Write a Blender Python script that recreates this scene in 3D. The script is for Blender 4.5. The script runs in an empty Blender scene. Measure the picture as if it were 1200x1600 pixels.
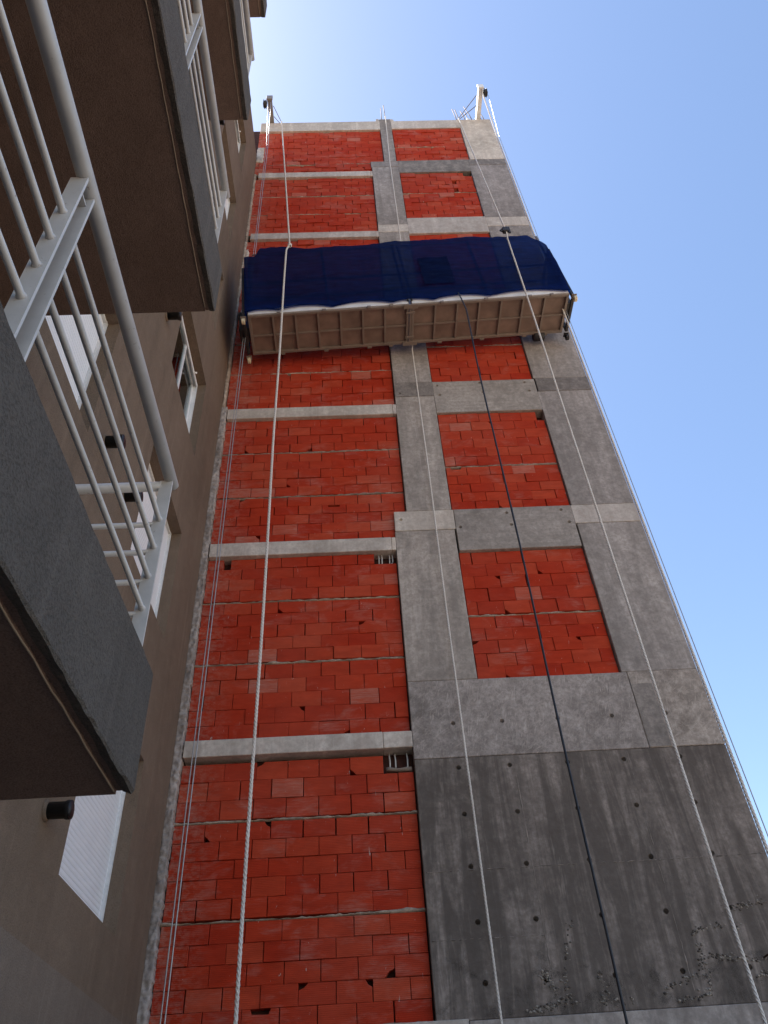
import bpy, bmesh, math, random
from mathutils import Vector, Matrix
random.seed(7)
SC = bpy.context.scene
COL = SC.collection
# ------------------------------------------------------------------ camera
cam_d = bpy.data.cameras.new("camera")
cam = bpy.data.objects.new("camera", cam_d)
COL.objects.link(cam)
RX = Vector((0.99856752, -0.00241342, -0.05345165))
UX = Vector((0.03756099, -0.67983923, 0.73239865))
FX = Vector((0.03810612, 0.73335721, 0.67877473))
M = Matrix((RX, UX, -FX)).transposed().to_4x4()
M.translation = Vector((0, 0, 1.6))
cam.matrix_world = M
cam_d.sensor_fit = 'HORIZONTAL'
cam_d.sensor_width = 36.0
cam_d.lens = 36.0 * 1208.7 / 1200.0
cam_d.clip_start = 0.02
cam_d.clip_end = 3000
SC.camera = cam
# ------------------------------------------------------------------ sky, sun, exposure
SUN_DIR = Vector((-0.39, 0.21, 0.90)).normalized()
el = math.asin(SUN_DIR.z)
az = math.atan2(SUN_DIR.x, SUN_DIR.y)
W = bpy.data.worlds.new("World")
SC.world = W
W.use_nodes = True
nt = W.node_tree
bg = nt.nodes["Background"]
sky = nt.nodes.new("ShaderNodeTexSky")
sky.sky_type = 'NISHITA'
sky.sun_disc = False
sky.sun_elevation = el
sky.sun_rotation = az
sky.altitude = 100
sky.air_density = 1.0
sky.dust_density = 0.5
sky.ozone_density = 1.0
nt.links.new(sky.outputs[0], bg.inputs[0])
bg.inputs[1].default_value = 0.09
sd = bpy.data.lights.new("sun", 'SUN')
sd.energy = 5.0
sd.angle = math.radians(0.53)
sd.color = (1.0, 0.95, 0.87)
so = bpy.data.objects.new("sun", sd)
COL.objects.link(so)
so.rotation_euler = SUN_DIR.to_track_quat('Z', 'Y').to_euler()
so.location = (0, 0, 60)
VS = SC.view_settings
VS.view_transform = 'Standard'
VS.look = 'None'
VS.gamma = 1.0
VS.exposure = 1.68
SC.cycles.max_bounces = 8
SC.cycles.diffuse_bounces = 5
SC.cycles.transparent_max_bounces = 12


# ------------------------------------------------------------------ node helpers
class NT:
    def __init__(self, name):
        self.m = bpy.data.materials.new(name)
        self.m.use_nodes = True
        self.t = self.m.node_tree
        self.b = self.t.nodes["Principled BSDF"]
        self.out = self.t.nodes["Material Output"]

    def n(self, kind, **kw):
        x = self.t.nodes.new("ShaderNode" + kind)
        for k, v in kw.items():
            if k == 'ins':
                for kk, vv in v.items():
                    self.s(x.inputs[kk], vv)
            else:
                setattr(x, k, v)
        return x

    def s(self, sock, v):
        if isinstance(v, bpy.types.NodeSocket):
            self.t.links.new(v, sock)
        else:
            if sock.type == 'RGBA' and len(v) == 3:
                v = (*v, 1)
            sock.default_value = v

    def pos(self):
        return self.n("NewGeometry").outputs["Position"]

    def mapped(self, vec, scale=(1, 1, 1), rot=(0, 0, 0)):
        x = self.n("Mapping", ins={"Vector": vec, "Scale": scale, "Rotation": rot})
        return x.outputs[0]

    def noise(self, vec, scale, detail=4, rough=0.55, dist=0.0):
        return self.n("TexNoise", ins={"Vector": vec, "Scale": scale, "Detail": detail, "Roughness": rough, "Distortion": dist}).outputs[0]

    def ramp(self, fac, *stops):
        x = self.n("ValToRGB")
        e = x.color_ramp.elements
        while len(e) < len(stops):
            e.new(0.5)
        for i, (p, c) in enumerate(stops):
            e[i].position = p
            e[i].color = (c, c, c, 1) if not hasattr(c, '__len__') else (*c, 1)
        self.s(x.inputs[0], fac)
        return x.outputs[0]

    def mix(self, fac, a, b, mode='MIX'):
        x = self.n("Mix", data_type='RGBA', blend_type=mode)
        self.s(x.inputs[0], fac)
        self.s(x.inputs[6], a)
        self.s(x.inputs[7], b)
        return x.outputs[2]

    def math(self, op, a, b=0.0, c=0.0):
        x = self.n("Math", operation=op)
        self.s(x.inputs[0], a)
        self.s(x.inputs[1], b)
        if len(x.inputs) > 2:
            self.s(x.inputs[2], c)
        return x.outputs[0]

    def bump(self, h, strength=0.3, dist=0.01, prev=None):
        x = self.n("Bump", ins={"Height": h, "Strength": strength, "Distance": dist})
        if prev is not None:
            self.s(x.inputs["Normal"], prev)
        return x.outputs[0]

    def fin(self, color, rough=0.85, normal=None, metallic=0.0, spec=0.3):
        self.s(self.b.inputs["Base Color"], color)
        self.s(self.b.inputs["Roughness"], rough)
        self.s(self.b.inputs["Metallic"], metallic)
        self.s(self.b.inputs["Specular IOR Level"], spec)
        if normal is not None:
            self.s(self.b.inputs["Normal"], normal)
        return self.m


def plain(name, col, rough=0.6, metallic=0.0, var=0.12, scale=14.0, bump=0.0, spec=0.4):
    m = NT(name)
    p = m.pos()
    f = m.noise(p, scale, 5)
    c = m.mix(m.ramp(f, (0.3, 0.0), (0.7, 1.0)), tuple(x * (1 - var) for x in col), tuple(min(1, x * (1 + var)) for x in col))
    nrm = m.bump(m.noise(p, scale * 6, 3), bump, 0.003) if bump else None
    return m.fin(c, rough, nrm, metallic, spec)


def brick_mat():
    m = NT("red_hollow_clay")
    p = m.pos()
    oi = m.n("ObjectInfo").outputs["Random"]
    isl = m.n("NewGeometry").outputs["Random Per Island"]
    rnd = m.math('FRACT', m.math('ADD', m.math('MULTIPLY', oi, 7.31), m.math('MULTIPLY', isl, 3.77)))
    c = m.ramp(rnd, (0.0, (0.43, 0.034, 0.013)), (0.35, (0.465, 0.041, 0.015)), (0.75, (0.49, 0.049, 0.018)), (1.0, (0.52, 0.075, 0.033)))
    # fired clay mottling
    f = m.noise(m.mapped(p, (1, 1, 3)), 5, 6, 0.6)
    c = m.mix(m.ramp(f, (0.3, 0.85), (0.7, 0.0)), c, m.mix(1.0, c, (0.72, 0.66, 0.64), 'MULTIPLY'))
    # dry cement bloom, in patches of one brick and in smears
    g = m.noise(m.mapped(p, (1.2, 1, 2.2)), 1.7, 7, 0.62, 0.6)
    h = m.noise(m.mapped(p, (1, 1, 9)), 7, 5, 0.7)
    bloom = m.math('MULTIPLY', m.ramp(g, (0.53, 0.0), (0.72, 1.0)), m.ramp(h, (0.38, 0.0), (0.72, 1.0)))
    c = m.mix(m.math('MULTIPLY', bloom, 0.5), c, (0.52, 0.36, 0.30))
    c = m.mix(m.math('MULTIPLY', m.ramp(m.noise(p, 0.8, 5, 0.6), (0.42, 0.0), (0.62, 1.0)), 0.06), c, (0.45, 0.28, 0.19))
    rb = m.ramp(rnd, (0.968, 0.0), (0.975, 1.0))
    c = m.mix(m.math('MULTIPLY', m.math('MULTIPLY', rb, m.ramp(h, (0.3, 0.0), (0.75, 1.0))), 0.45), c, (0.48, 0.32, 0.26))
    # cement wiped over the blocks next to the corner joint
    xx = m.n("SeparateXYZ", ins={0: p}).outputs[0]
    near = m.n("MapRange", ins={0: xx, 1: -1.95, 2: -1.45, 3: 1.0, 4: 0.0}).outputs[0]
    c = m.mix(m.math('MULTIPLY', m.math('MULTIPLY', near, m.ramp(m.noise(m.mapped(p, (1, 1, 1.6)), 16, 6, 0.75), (0.44, 0.0), (0.62, 1.0))), 0.5), c, (0.42, 0.27, 0.21))
    # thin splashes of mortar
    v = m.noise(m.mapped(p, (14, 1, 3.2)), 2.3, 4, 0.6, 1.4)
    c = m.mix(m.ramp(v, (0.70, 0.0), (0.73, 0.75)), c, (0.5, 0.42, 0.37))
    # darker red lines along the grooves
    z = m.n("SeparateXYZ", ins={0: p}).outputs[2]
    gr = m.math('SINE', m.math('MULTIPLY', z, 2 * math.pi / 0.0158))
    c = m.mix(m.math('MULTIPLY', m.ramp(gr, (0.55, 0.0), (1.0, 1.0)), 0.22), c, (0.14, 0.02, 0.011))
    nb = m.bump(gr, 0.35, 0.0025)
    nb = m.bump(m.noise(p, 90, 4, 0.7), 0.25, 0.003, nb)
    return m.fin(c, 0.88, nb, 0, 0.1)


def concrete_mat(name, base, dark, light, streak=0.3, osb=0.0, boards=0.0, pits=0.5, seed=0.0, honey=False):
    warm = (1.05, 0.99, 0.96)
    base = tuple(a * w for a, w in zip(base, warm))
    dark = tuple(a * w * 0.74 for a, w in zip(dark, warm))
    light = tuple(min(0.8, a * w * 1.12) for a, w in zip(light, warm))
    m = NT(name)
    p = m.pos()
    oi = m.n("ObjectInfo").outputs["Random"]
    off = m.n("CombineXYZ", ins={0: m.math('MULTIPLY', oi, 31.0), 1: seed, 2: m.math('MULTIPLY', oi, 17.0)}).outputs[0]
    q = m.n("VectorMath", operation='ADD', ins={0: p, 1: off}).outputs[0]
    c = m.mix(m.ramp(m.noise(q, 1.1, 6, 0.6, 0.4), (0.32, 0.0), (0.68, 1.0)), dark, base)
    c = m.mix(m.ramp(m.noise(q, 6.5, 6, 0.68), (0.42, 0.0), (0.75, 0.8)), c, light)
    c = m.mix(m.ramp(m.noise(q, 19, 6, 0.75), (0.40, 0.55), (0.56, 0.0)), c, dark)
    tint = m.ramp(oi, (0.0, (0.86, 0.86, 0.88)), (0.5, (1.0, 1.0, 1.0)), (1.0, (1.08, 1.06, 1.02)))
    c = m.mix(1.0, c, tint, 'MULTIPLY')
    if streak:
        s = m.noise(m.mapped(q, (3.4, 1, 0.36)), 1.6, 8, 0.66, 0.7)
        c = m.mix(m.math('MULTIPLY', m.ramp(s, (0.44, 1.0), (0.62, 0.0)), streak), c, tuple(x * 0.62 for x in dark))
        s2 = m.math("MULTIPLY", m.noise(m.mapped(q, (7, 1, 0.42)), 1.5, 7, 0.66, 0.5), m.ramp(m.noise(q, 1.3, 4), (0.35, 0.6), (0.65, 1.15)))
        c = m.mix(m.math('MULTIPLY', m.ramp(s2, (0.62, 0.0), (0.78, 1.0)), streak * 0.9), c, light)
    nb = None
    if osb:
        tot = None
        for k, ang in enumerate((0.35, 1.25, 2.2, 2.9)):
            r = m.mapped(q, (1, 1, 1), (0, ang, 0))
            f = m.noise(m.mapped(r, (36, 1, 6.0)), 1.6, 4, 0.55, 0.9)
            f = m.math("MULTIPLY", m.ramp(f, (0.53, 0.0), (0.68, 1.0)), m.ramp(m.noise(q, 2.6 + k, 4), (0.35, 0.2), (0.65, 1.0)))
            tot = f if tot is None else m.math('MAXIMUM', m.math('MULTIPLY', tot, 0.7), f)
        c = m.mix(m.math('MULTIPLY', tot, osb), c, light)
        nb = m.bump(tot, 0.25, 0.004)
    if boards:
        z = m.n("SeparateXYZ", ins={0: p}).outputs[2]
        b = m.noise(m.mapped(q, (0.5, 1, 16)), 1.5, 4, 0.6)
        c = m.mix(m.math('MULTIPLY', m.ramp(b, (0.4, 1.0), (0.6, 0.0)), boards), c, dark)
    pit = m.n("TexVoronoi", ins={"Vector": q, "Scale": 38.0}).outputs["Distance"]
    pm = m.ramp(pit, (0.05, 1.0), (0.13, 0.0))
    gate = m.ramp(m.noise(q, 3.1, 3), (0.5, 0.0), (0.65, 1.0))
    pm = m.math('MULTIPLY', m.math('MULTIPLY', pm, gate), pits)
    c = m.mix(m.math('MULTIPLY', pm, 0.7), c, tuple(x * 0.35 for x in dark))
    if honey:
        # gravel pockets where the mix did not fill the form, near the foot of the pour
        z = m.n("SeparateXYZ", ins={0: p}).outputs[2]
        fall = m.n("MapRange", ins={0: z, 1: 2.9, 2: 3.75, 3: 1.0, 4: 0.0}).outputs[0]
        mk = m.math('ADD', m.noise(p, 2.3, 5, 0.6, 0.8), m.math('MULTIPLY', m.math('SUBTRACT', fall, 0.75), 0.32))
        mk = m.ramp(mk, (0.50, 0.0), (0.57, 1.0))
        mk = m.math('MULTIPLY', mk, m.ramp(fall, (0.0, 0.0), (0.15, 1.0)))
        wv = m.n("VectorMath", operation='ADD', ins={0: p, 1: m.n("TexNoise", ins={"Vector": p, "Scale": 14.0, "Detail": 3.0}).outputs[1]}).outputs[0]
        vo = m.n("TexVoronoi", feature='DISTANCE_TO_EDGE', ins={"Vector": wv, "Scale": 34.0}).outputs["Distance"]
        cr = m.math('MULTIPLY', m.ramp(vo, (0.02, 1.0), (0.16, 0.0)), m.ramp(m.noise(p, 11, 4, 0.6), (0.42, 0.0), (0.58, 1.0)))
        cr = m.math('MULTIPLY', cr, mk)
        c = m.mix(m.math('MULTIPLY', cr, 0.85), c, (0.03, 0.026, 0.022))
        pm = m.math('ADD', pm, m.math('MULTIPLY', cr, 2.5))
    h = m.math('SUBTRACT', m.noise(q, 30, 6, 0.65), pm)
    nb = m.bump(h, 0.35, 0.006, nb)
    return m.fin(c, 0.88, nb, 0, 0.25)


def stucco_mat(name, a, b, scale=140, strength=0.5, patch=0.5):
    m = NT(name)
    p = m.pos()
    c = m.mix(m.ramp(m.noise(p, 0.9, 6, 0.6), (0.3, 0.0), (0.7, 1.0)), a, b)
    g = m.noise(p, scale, 3, 0.7)
    c = m.mix(m.ramp(g, (0.36, 0.65), (0.54, 0.0)), c, tuple(x * 0.5 for x in a))
    s = m.noise(m.mapped(p, (3, 3, 0.25)), 1.5, 5, 0.6)
    c = m.mix(m.math('MULTIPLY', m.ramp(s, (0.48, 0.0), (0.70, 1.0)), 0.55 * patch), c, tuple(x * 0.55 for x in a))
    s3 = m.noise(m.mapped(p, (9, 9, 0.5)), 1.5, 6, 0.65, 0.4)
    c = m.mix(m.math('MULTIPLY', m.ramp(s3, (0.56, 0.0), (0.72, 1.0)), 0.5 * patch), c, tuple(min(1, x * 1.5) for x in b))
    c = m.mix(m.math('MULTIPLY', m.ramp(m.noise(p, 7, 6, 0.65), (0.5, 0.0), (0.75, 1.0)), 0.3), c, tuple(min(1, x * 1.25) for x in b))
    nb = m.bump(g, strength, 0.006)
    nb = m.bump(m.noise(p, scale * 0.25, 4), strength * 0.6, 0.01, nb)
    return m.fin(c, 0.92, nb, 0, 0.2)


def metal_paint(name, a, rough=0.45):
    m = NT(name)
    p = m.pos()
    c = m.mix(m.ramp(m.noise(p, 9, 6, 0.65), (0.35, 0.0), (0.7, 1.0)), a, tuple(x * 0.86 for x in a))
    c = m.mix(m.math('MULTIPLY', m.ramp(m.noise(p, 3.5, 6, 0.7), (0.48, 0.0), (0.70, 1.0)), 0.35), c, tuple(x * 0.62 for x in a))
    c = m.mix(m.math('MULTIPLY', m.ramp(m.noise(p, 32, 5, 0.72), (0.63, 0.0), (0.70, 1.0)), 0.65), c, (0.15, 0.09, 0.06))
    nb = m.bump(m.noise(p, 60, 3), 0.08, 0.003)
    return m.fin(c, rough, nb, 0, 0.45)


def rope_mat(name, a, b):
    m = NT(name)
    p = m.pos()
    c = m.mix(m.ramp(m.noise(p, 3, 5), (0.35, 0.0), (0.7, 1.0)), a, b)
    c = m.mix(m.math('MULTIPLY', m.ramp(m.noise(p, 120, 3), (0.4, 1.0), (0.6, 0.0)), 0.35), c, tuple(x * 0.5 for x in a))
    return m.fin(c, 0.9, m.bump(m.noise(p, 300, 2), 0.3, 0.002), 0, 0.2)


def net_mat(name, col, clear):
    m = NT(name)
    p = m.pos()
    c = m.mix(m.ramp(m.noise(m.mapped(p, (1, 1, 5)), 2.2, 6, 0.65), (0.35, 0.0), (0.7, 1.0)), tuple(x * 0.75 for x in col), tuple(x * 1.4 for x in col))
    c = m.mix(m.math('MULTIPLY', m.ramp(m.noise(m.mapped(p, (3, 1, 7)), 4.2, 6, 0.7, 0.8), (0.57, 0.0), (0.72, 1.0)), 0.10), c, (0.10, 0.12, 0.17))
    m.s(m.b.inputs["Base Color"], c)
    m.s(m.b.inputs["Roughness"], 0.85)
    m.s(m.b.inputs["Specular IOR Level"], 0.15)
    m.s(m.b.inputs["Normal"], m.bump(m.noise(p, 25, 4), 0.3, 0.01))
    tl = m.n("BsdfTranslucent", ins={"Color": m.mix(1.0, c, (2.0, 2.6, 2.6), 'MULTIPLY')})
    tr = m.n("BsdfTransparent", ins={"Color": (0.75, 0.85, 1.0)})
    a = m.n("MixShader", ins={0: 0.62, 1: m.b.outputs[0], 2: tl.outputs[0]})
    b = m.n("MixShader", ins={0: clear, 1: a.outputs[0], 2: tr.outputs[0]})
    m.t.links.new(b.outputs[0], m.out.inputs[0])
    return m.m


def gravel_mat():
    m = NT("exposed_gravel")
    isl = m.n("NewGeometry").outputs["Random Per Island"]
    c = m.ramp(isl, (0.0, (0.06, 0.05, 0.042)), (0.45, (0.12, 0.10, 0.085)), (0.75, (0.25, 0.22, 0.185)), (1.0, (0.36, 0.32, 0.27)))
    return m.fin(c, 0.9, m.bump(m.noise(m.pos(), 150, 3), 0.3, 0.003), 0, 0.2)


def glass_mat():
    m = NT("window_glass")
    gl = m.n("BsdfGlossy", ins={"Color": (0.9, 0.93, 0.95), "Roughness": 0.02})
    tr = m.n("BsdfTransparent", ins={"Color": (0.75, 0.8, 0.8)})
    fr = m.n("Fresnel", ins={"IOR": 1.5})
    a = m.n("MixShader", ins={0: fr.outputs[0], 1: tr.outputs[0], 2: gl.outputs[0]})
    m.t.links.new(a.outputs[0], m.out.inputs[0])
    return m.m


MAT = dict(
    brick=brick_mat(),
    cavity=plain("brick_cavity", (0.05, 0.018, 0.013), 0.95, var=0.4),
    mortar=concrete_mat("squeezed_mortar", (0.40, 0.345, 0.285), (0.22, 0.17, 0.13), (0.56, 0.50, 0.43), 0, pits=0.3),
    concrete=concrete_mat("column_concrete", (0.42, 0.39, 0.36), (0.31, 0.285, 0.26), (0.52, 0.49, 0.455), 0.38),
    pale=concrete_mat("pale_beam_concrete", (0.66, 0.61, 0.55), (0.54, 0.49, 0.43), (0.72, 0.68, 0.62), 0.30),
    board=concrete_mat("board_marked_concrete", (0.43, 0.40, 0.36), (0.29, 0.265, 0.235), (0.54, 0.505, 0.455), 0.1, boards=0.35),
    osb=concrete_mat("flake_marked_concrete", (0.36, 0.33, 0.30), (0.245, 0.22, 0.197), (0.54, 0.50, 0.46), 0.1, osb=0.55),
    form=concrete_mat("streaked_wall_concrete", (0.275, 0.243, 0.213), (0.195, 0.17, 0.149), (0.40, 0.36, 0.32), 0.8, honey=True),
    darkc=concrete_mat("damp_concrete", (0.29, 0.268, 0.245), (0.20, 0.185, 0.17), (0.40, 0.37, 0.34), 0.25),
    stucco=stucco_mat("brown_stucco", (0.165, 0.118, 0.083), (0.215, 0.156, 0.112)),
    soffit=stucco_mat("brown_soffit_render", (0.165, 0.112, 0.09), (0.205, 0.142, 0.116), 150, 0.5),
    fascia=stucco_mat("grey_roughcast", (0.092, 0.080, 0.069), (0.124, 0.108, 0.093), 105, 1.0),
    plinth=stucco_mat("grey_plinth_paint", (0.175, 0.135, 0.105), (0.215, 0.17, 0.135), 120, 0.4),
    bead=plain("pale_render_bead", (0.27, 0.215, 0.165), 0.8),
    rail=metal_paint("pale_grey_rail_paint", (0.59, 0.575, 0.55), 0.38),
    white=metal_paint("white_enamel", (0.78, 0.78, 0.77), 0.45),
    shutter=plain("white_shutter_plastic", (0.80, 0.80, 0.81), 0.5, var=0.03, scale=3),
    black=plain("black_plastic_pipe", (0.018, 0.018, 0.02), 0.45, var=0.5, bump=0.2),
    glass=glass_mat(),
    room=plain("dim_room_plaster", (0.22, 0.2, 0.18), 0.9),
    rope=rope_mat("white_rope_fibre", (0.68, 0.63, 0.57), (0.78, 0.74, 0.69)),
    darkcable=plain("black_cable_sheath", (0.012, 0.014, 0.02), 0.5, var=0.3),
    steel=plain("steel_wire", (0.42, 0.41, 0.40), 0.45, 0.6),
    frame=metal_paint("grimy_platform_steel", (0.22, 0.175, 0.145), 0.6),
    deck=plain("brown_deck_sheet", (0.20, 0.138, 0.108), 0.7, var=0.25, scale=4, bump=0.15),
    darksteel=plain("dark_painted_steel", (0.03, 0.028, 0.03), 0.6, 0.2, 0.3),
    steelgrey=plain("haze_paled_steel", (0.24, 0.22, 0.21), 0.6, 0.2, 0.25),  # dark steel lightened to mid grey, haze put into the colour
    wheel=plain("cream_caster_plastic", (0.62, 0.53, 0.36), 0.5, var=0.2),
    toe=plain("white_toe_board_paint", (0.66, 0.66, 0.66), 0.55, var=0.1, scale=5),
    net=net_mat("blue_debris_net", (0.0025, 0.014, 0.085), 0.03),
    patch=net_mat("dark_net_patch", (0.0022, 0.011, 0.068), 0.02),
    rust=plain("rusty_rebar", (0.12, 0.075, 0.055), 0.8, 0.3, 0.4, 30),
    conduit=plain("white_conduit_plastic", (0.50, 0.49, 0.46), 0.5, var=0.2),
    gravel=gravel_mat(),
    cornerm=concrete_mat("rough_corner_mortar", (0.46, 0.42, 0.38), (0.30, 0.27, 0.24), (0.58, 0.54, 0.49), 0, pits=1.0),
    ground=concrete_mat("yard_ground", (0.36, 0.30, 0.235), (0.28, 0.23, 0.18), (0.43, 0.365, 0.29), 0),
)

# ------------------------------------------------------------------ object helpers
WO = {}


def put(name, mesh, mat, parent=None, origin=(0, 0, 0), kind=None):
    o = bpy.data.objects.new(name, mesh)
    COL.objects.link(o)
    org = Vector(origin)
    if mat is not None and mesh is not None and not mesh.materials:
        mesh.materials.append(mat)
    WO[o.name] = org
    o.location = org - (WO[parent.name] if parent else Vector())
    if parent:
        o.parent = parent
    if kind:
        o["kind"] = kind
    return o


def empty(name, loc, label, cat, group=None, parent=None):
    o = put(name, None, None, parent, loc)
    o.empty_display_size = 0.2
    tag(o, label, cat, group)
    return o


def tag(o, label=None, cat=None, group=None):
    if label:
        o["label"] = label
    if cat:
        o["category"] = cat
    if group:
        o["group"] = group
    return o


class MB:
    def __init__(self, xf=None):
        self.bm = bmesh.new()
        self.xf = xf

    def v(self, p):
        p = Vector(p)
        return self.bm.verts.new(self.xf @ p if self.xf else p)

    def face(self, pts, smooth=False):
        f = self.bm.faces.new([self.v(p) for p in pts])
        f.smooth = smooth
        return f

    def box(self, x0, x1, y0, y1, z0, z1, bev=0.0):
        b = bmesh.new()
        vs = [b.verts.new((x, y, z)) for x in (x0, x1) for y in (y0, y1) for z in (z0, z1)]
        for q in ((0, 1, 3, 2), (4, 6, 7, 5), (0, 4, 5, 1), (2, 3, 7, 6), (0, 2, 6, 4), (1, 5, 7, 3)):
            b.faces.new([vs[i] for i in q])
        if bev:
            bmesh.ops.bevel(b, geom=b.edges[:], offset=bev, segments=1, affect='EDGES')
        self.add(b)
        return self

    def add(self, b):
        mp = {}
        for v in b.verts:
            mp[v] = self.v(v.co)
        for f in b.faces:
            g = self.bm.faces.new([mp[v] for v in f.verts])
            g.smooth = f.smooth
        b.free()

    def tube(self, pts, r, n=8, cap=True, radii=None):
        pts = [Vector(p) for p in pts]
        rings = []
        up = None
        for i, p in enumerate(pts):
            d = (pts[min(i + 1, len(pts) - 1)] - pts[max(i - 1, 0)]).normalized()
            if up is None:
                up = d.orthogonal().normalized()
            else:
                up = (up - d * up.dot(d)).normalized()
            w = d.cross(up)
            rr = radii[i] if radii else r
            rings.append([self.v(p + (up * math.cos(2 * math.pi * k / n) + w * math.sin(2 * math.pi * k / n)) * rr) for k in range(n)])
        for a, b in zip(rings, rings[1:]):
            for k in range(n):
                f = self.bm.faces.new([a[k], a[(k + 1) % n], b[(k + 1) % n], b[k]])
                f.smooth = n > 4
        if cap:
            self.bm.faces.new(rings[0][::-1])
            self.bm.faces.new(rings[-1])
        return self

    def prism(self, poly, axis, a, b):
        """poly: 2D outline, extruded along axis from a to b"""
        def P(u, w, t):
            return {'x': (t, u, w), 'y': (u, t, w), 'z': (u, w, t)}[axis]
        A = [self.v(P(u, w, a)) for u, w in poly]
        B = [self.v(P(u, w, b)) for u, w in poly]
        n = len(poly)
        for k in range(n):
            self.bm.faces.new([A[k], A[(k + 1) % n], B[(k + 1) % n], B[k]])
        self.bm.faces.new(A[::-1])
        self.bm.faces.new(B)
        return self

    def mesh(self, name, origin=(0, 0, 0)):
        bmesh.ops.recalc_face_normals(self.bm, faces=self.bm.faces[:])
        me = bpy.data.meshes.new(name)
        org = Vector(origin)
        for v in self.bm.verts:
            v.co -= org
        self.bm.to_mesh(me)
        self.bm.free()
        return me

    def build(self, name, mat, parent=None, origin=None, kind=None):
        if origin is None:
            origin = WO[parent.name] if parent else (0, 0, 0)
        return put(name, self.mesh(name, origin), MAT[mat] if isinstance(mat, str) else mat, parent, origin, kind)


def rough_box(mb, x0, x1, y0, y1, z0, z1, nx, nz, amp, fine=0.5):
    """a box whose front (-y) face is an uneven grid and whose outline wanders a little"""
    import mathutils
    def nz3(a, b, c):
        return mathutils.noise.noise(Vector((a, b, c)))
    F = []
    B = []
    for j in range(nz + 1):
        rowf = []
        rowb = []
        for i in range(nx + 1):
            x = x0 + (x1 - x0) * i / nx
            z = z0 + (z1 - z0) * j / nz
            ex = amp * (nz3(x * 9, z * 9, 3.1) + 0.7 * fine * nz3(x * 31, z * 31, 3.1)) if i in (0, nx) else 0
            ez = amp * nz3(x * 9, z * 9, 8.7) if j in (0, nz) else 0
            edge = i in (0, nx) or j in (0, nz)
            dy = amp * (nz3(x * 7, 1.7, z * 7) + fine * (0.55 * nz3(x * 24, 5.7, z * 24) + 0.45 * nz3(x * 60, 9.7, z * 60))) + (amp * 0.9 if edge else 0)
            rowf.append(mb.v((x + ex, y0 + dy, z + ez)))
            if edge:
                rowb.append(mb.v((x + ex, y1, z + ez)))
            else:
                rowb.append(None)
        F.append(rowf)
        B.append(rowb)
    for j in range(nz):
        for i in range(nx):
            f = mb.bm.faces.new([F[j][i], F[j][i + 1], F[j + 1][i + 1], F[j + 1][i]])
            f.smooth = True
    for i in range(nx):
        mb.bm.faces.new([F[0][i], F[0][i + 1], B[0][i + 1], B[0][i]])
        mb.bm.faces.new([F[nz][i], F[nz][i + 1], B[nz][i + 1], B[nz][i]])
    for j in range(nz):
        mb.bm.faces.new([F[j][0], F[j + 1][0], B[j + 1][0], B[j][0]])
        mb.bm.faces.new([F[j][nx], F[j + 1][nx], B[j + 1][nx], B[j][nx]])


# ------------------------------------------------------------------ ground
g = MB()
g.face([(-400, -400, 0), (400, -400, 0), (400, 400, 0), (-400, 400, 0)])
g.build("ground", "ground", kind="structure")

# ------------------------------------------------------------------ the unfinished building
YW = 7.85           # face of the concrete
RY = YW + 0.055     # face of the bricks
TOP = 22.71
XL, XR = -2.03, 3.92
BLD = empty("unfinished_building", (1.0, 13.0, 0.0), "unfinished tower of bare red brick panels between raw grey concrete columns", "building")

b = MB()
b.box(XL - 0.8, XR - 0.006, YW + 0.19, 18.0, 0.0, TOP - 0.02)
b.box(XL - 0.8, XR - 0.006, YW + 0.004, YW + 0.185, 0.0, 2.60)
b.build("core", "cavity", BLD)

HOLES = [(x, z) for x in (1.0, 1.545, 2.165, 2.775, 3.385) for z in (5.65, 5.14, 4.645, 4.135, 3.64, 3.145)]
HOLES += [(0.63, 8.71), (0.63, 8.48), (1.40, 8.75), (1.43, 8.53), (2.10, 8.76), (2.13, 8.54), (2.86, 8.78), (2.93, 8.55)]
HOLES += [(1.42, 11.62), (1.44, 11.38), (2.12, 11.66), (2.14, 11.42), (2.86, 11.64), (2.90, 11.42), (0.80, 11.45)]


def slab(name, mat, x0, x1, z0, z1, dy=0.0, th=0.18, bev=0.006):
    """one cast piece of concrete; tie holes that fall on it are real recesses"""
    hs = [(x, z) for x, z in HOLES if x0 + 0.04 < x < x1 - 0.04 and z0 + 0.04 < z < z1 - 0.04]
    mb = MB()
    mb.box(x0, x1, YW - dy, YW + th, z0, z1, bev)
    org = ((x0 + x1) / 2, YW + th, z0)
    if not hs:
        return mb.build(name, mat, BLD, org)
    me = mb.mesh(name, org)
    o = put(name, me, MAT[mat], BLD, org)
    cb = MB()
    for x, z in hs:
        r = 0.0265
        cb.tube([(x - org[0], YW - 0.05 - org[1], z - org[2]), (x - org[0], YW + 0.11 - org[1], z - org[2])], r, 10)
    cm = cb.mesh("cutter")
    co = bpy.data.objects.new("cutter", cm)
    COL.objects.link(co)
    co.matrix_world = Matrix.Translation(Vector(org))
    md = o.modifiers.new("holes", 'BOOLEAN')
    md.operation = 'DIFFERENCE'
    md.solver = 'EXACT'
    md.object = co
    bpy.context.view_layer.update()
    dg = bpy.context.evaluated_depsgraph_get()
    new = bpy.data.meshes.new_from_object(o.evaluated_get(dg))
    o.modifiers.clear()
    o.data = new
    bpy.data.objects.remove(co)
    return o


XA, XB = 0.537, 0.72    # left edge of the middle column, low and high
XC, XD = 1.345, 3.03    # right edge of the middle column, left edge of the corner column
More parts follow.
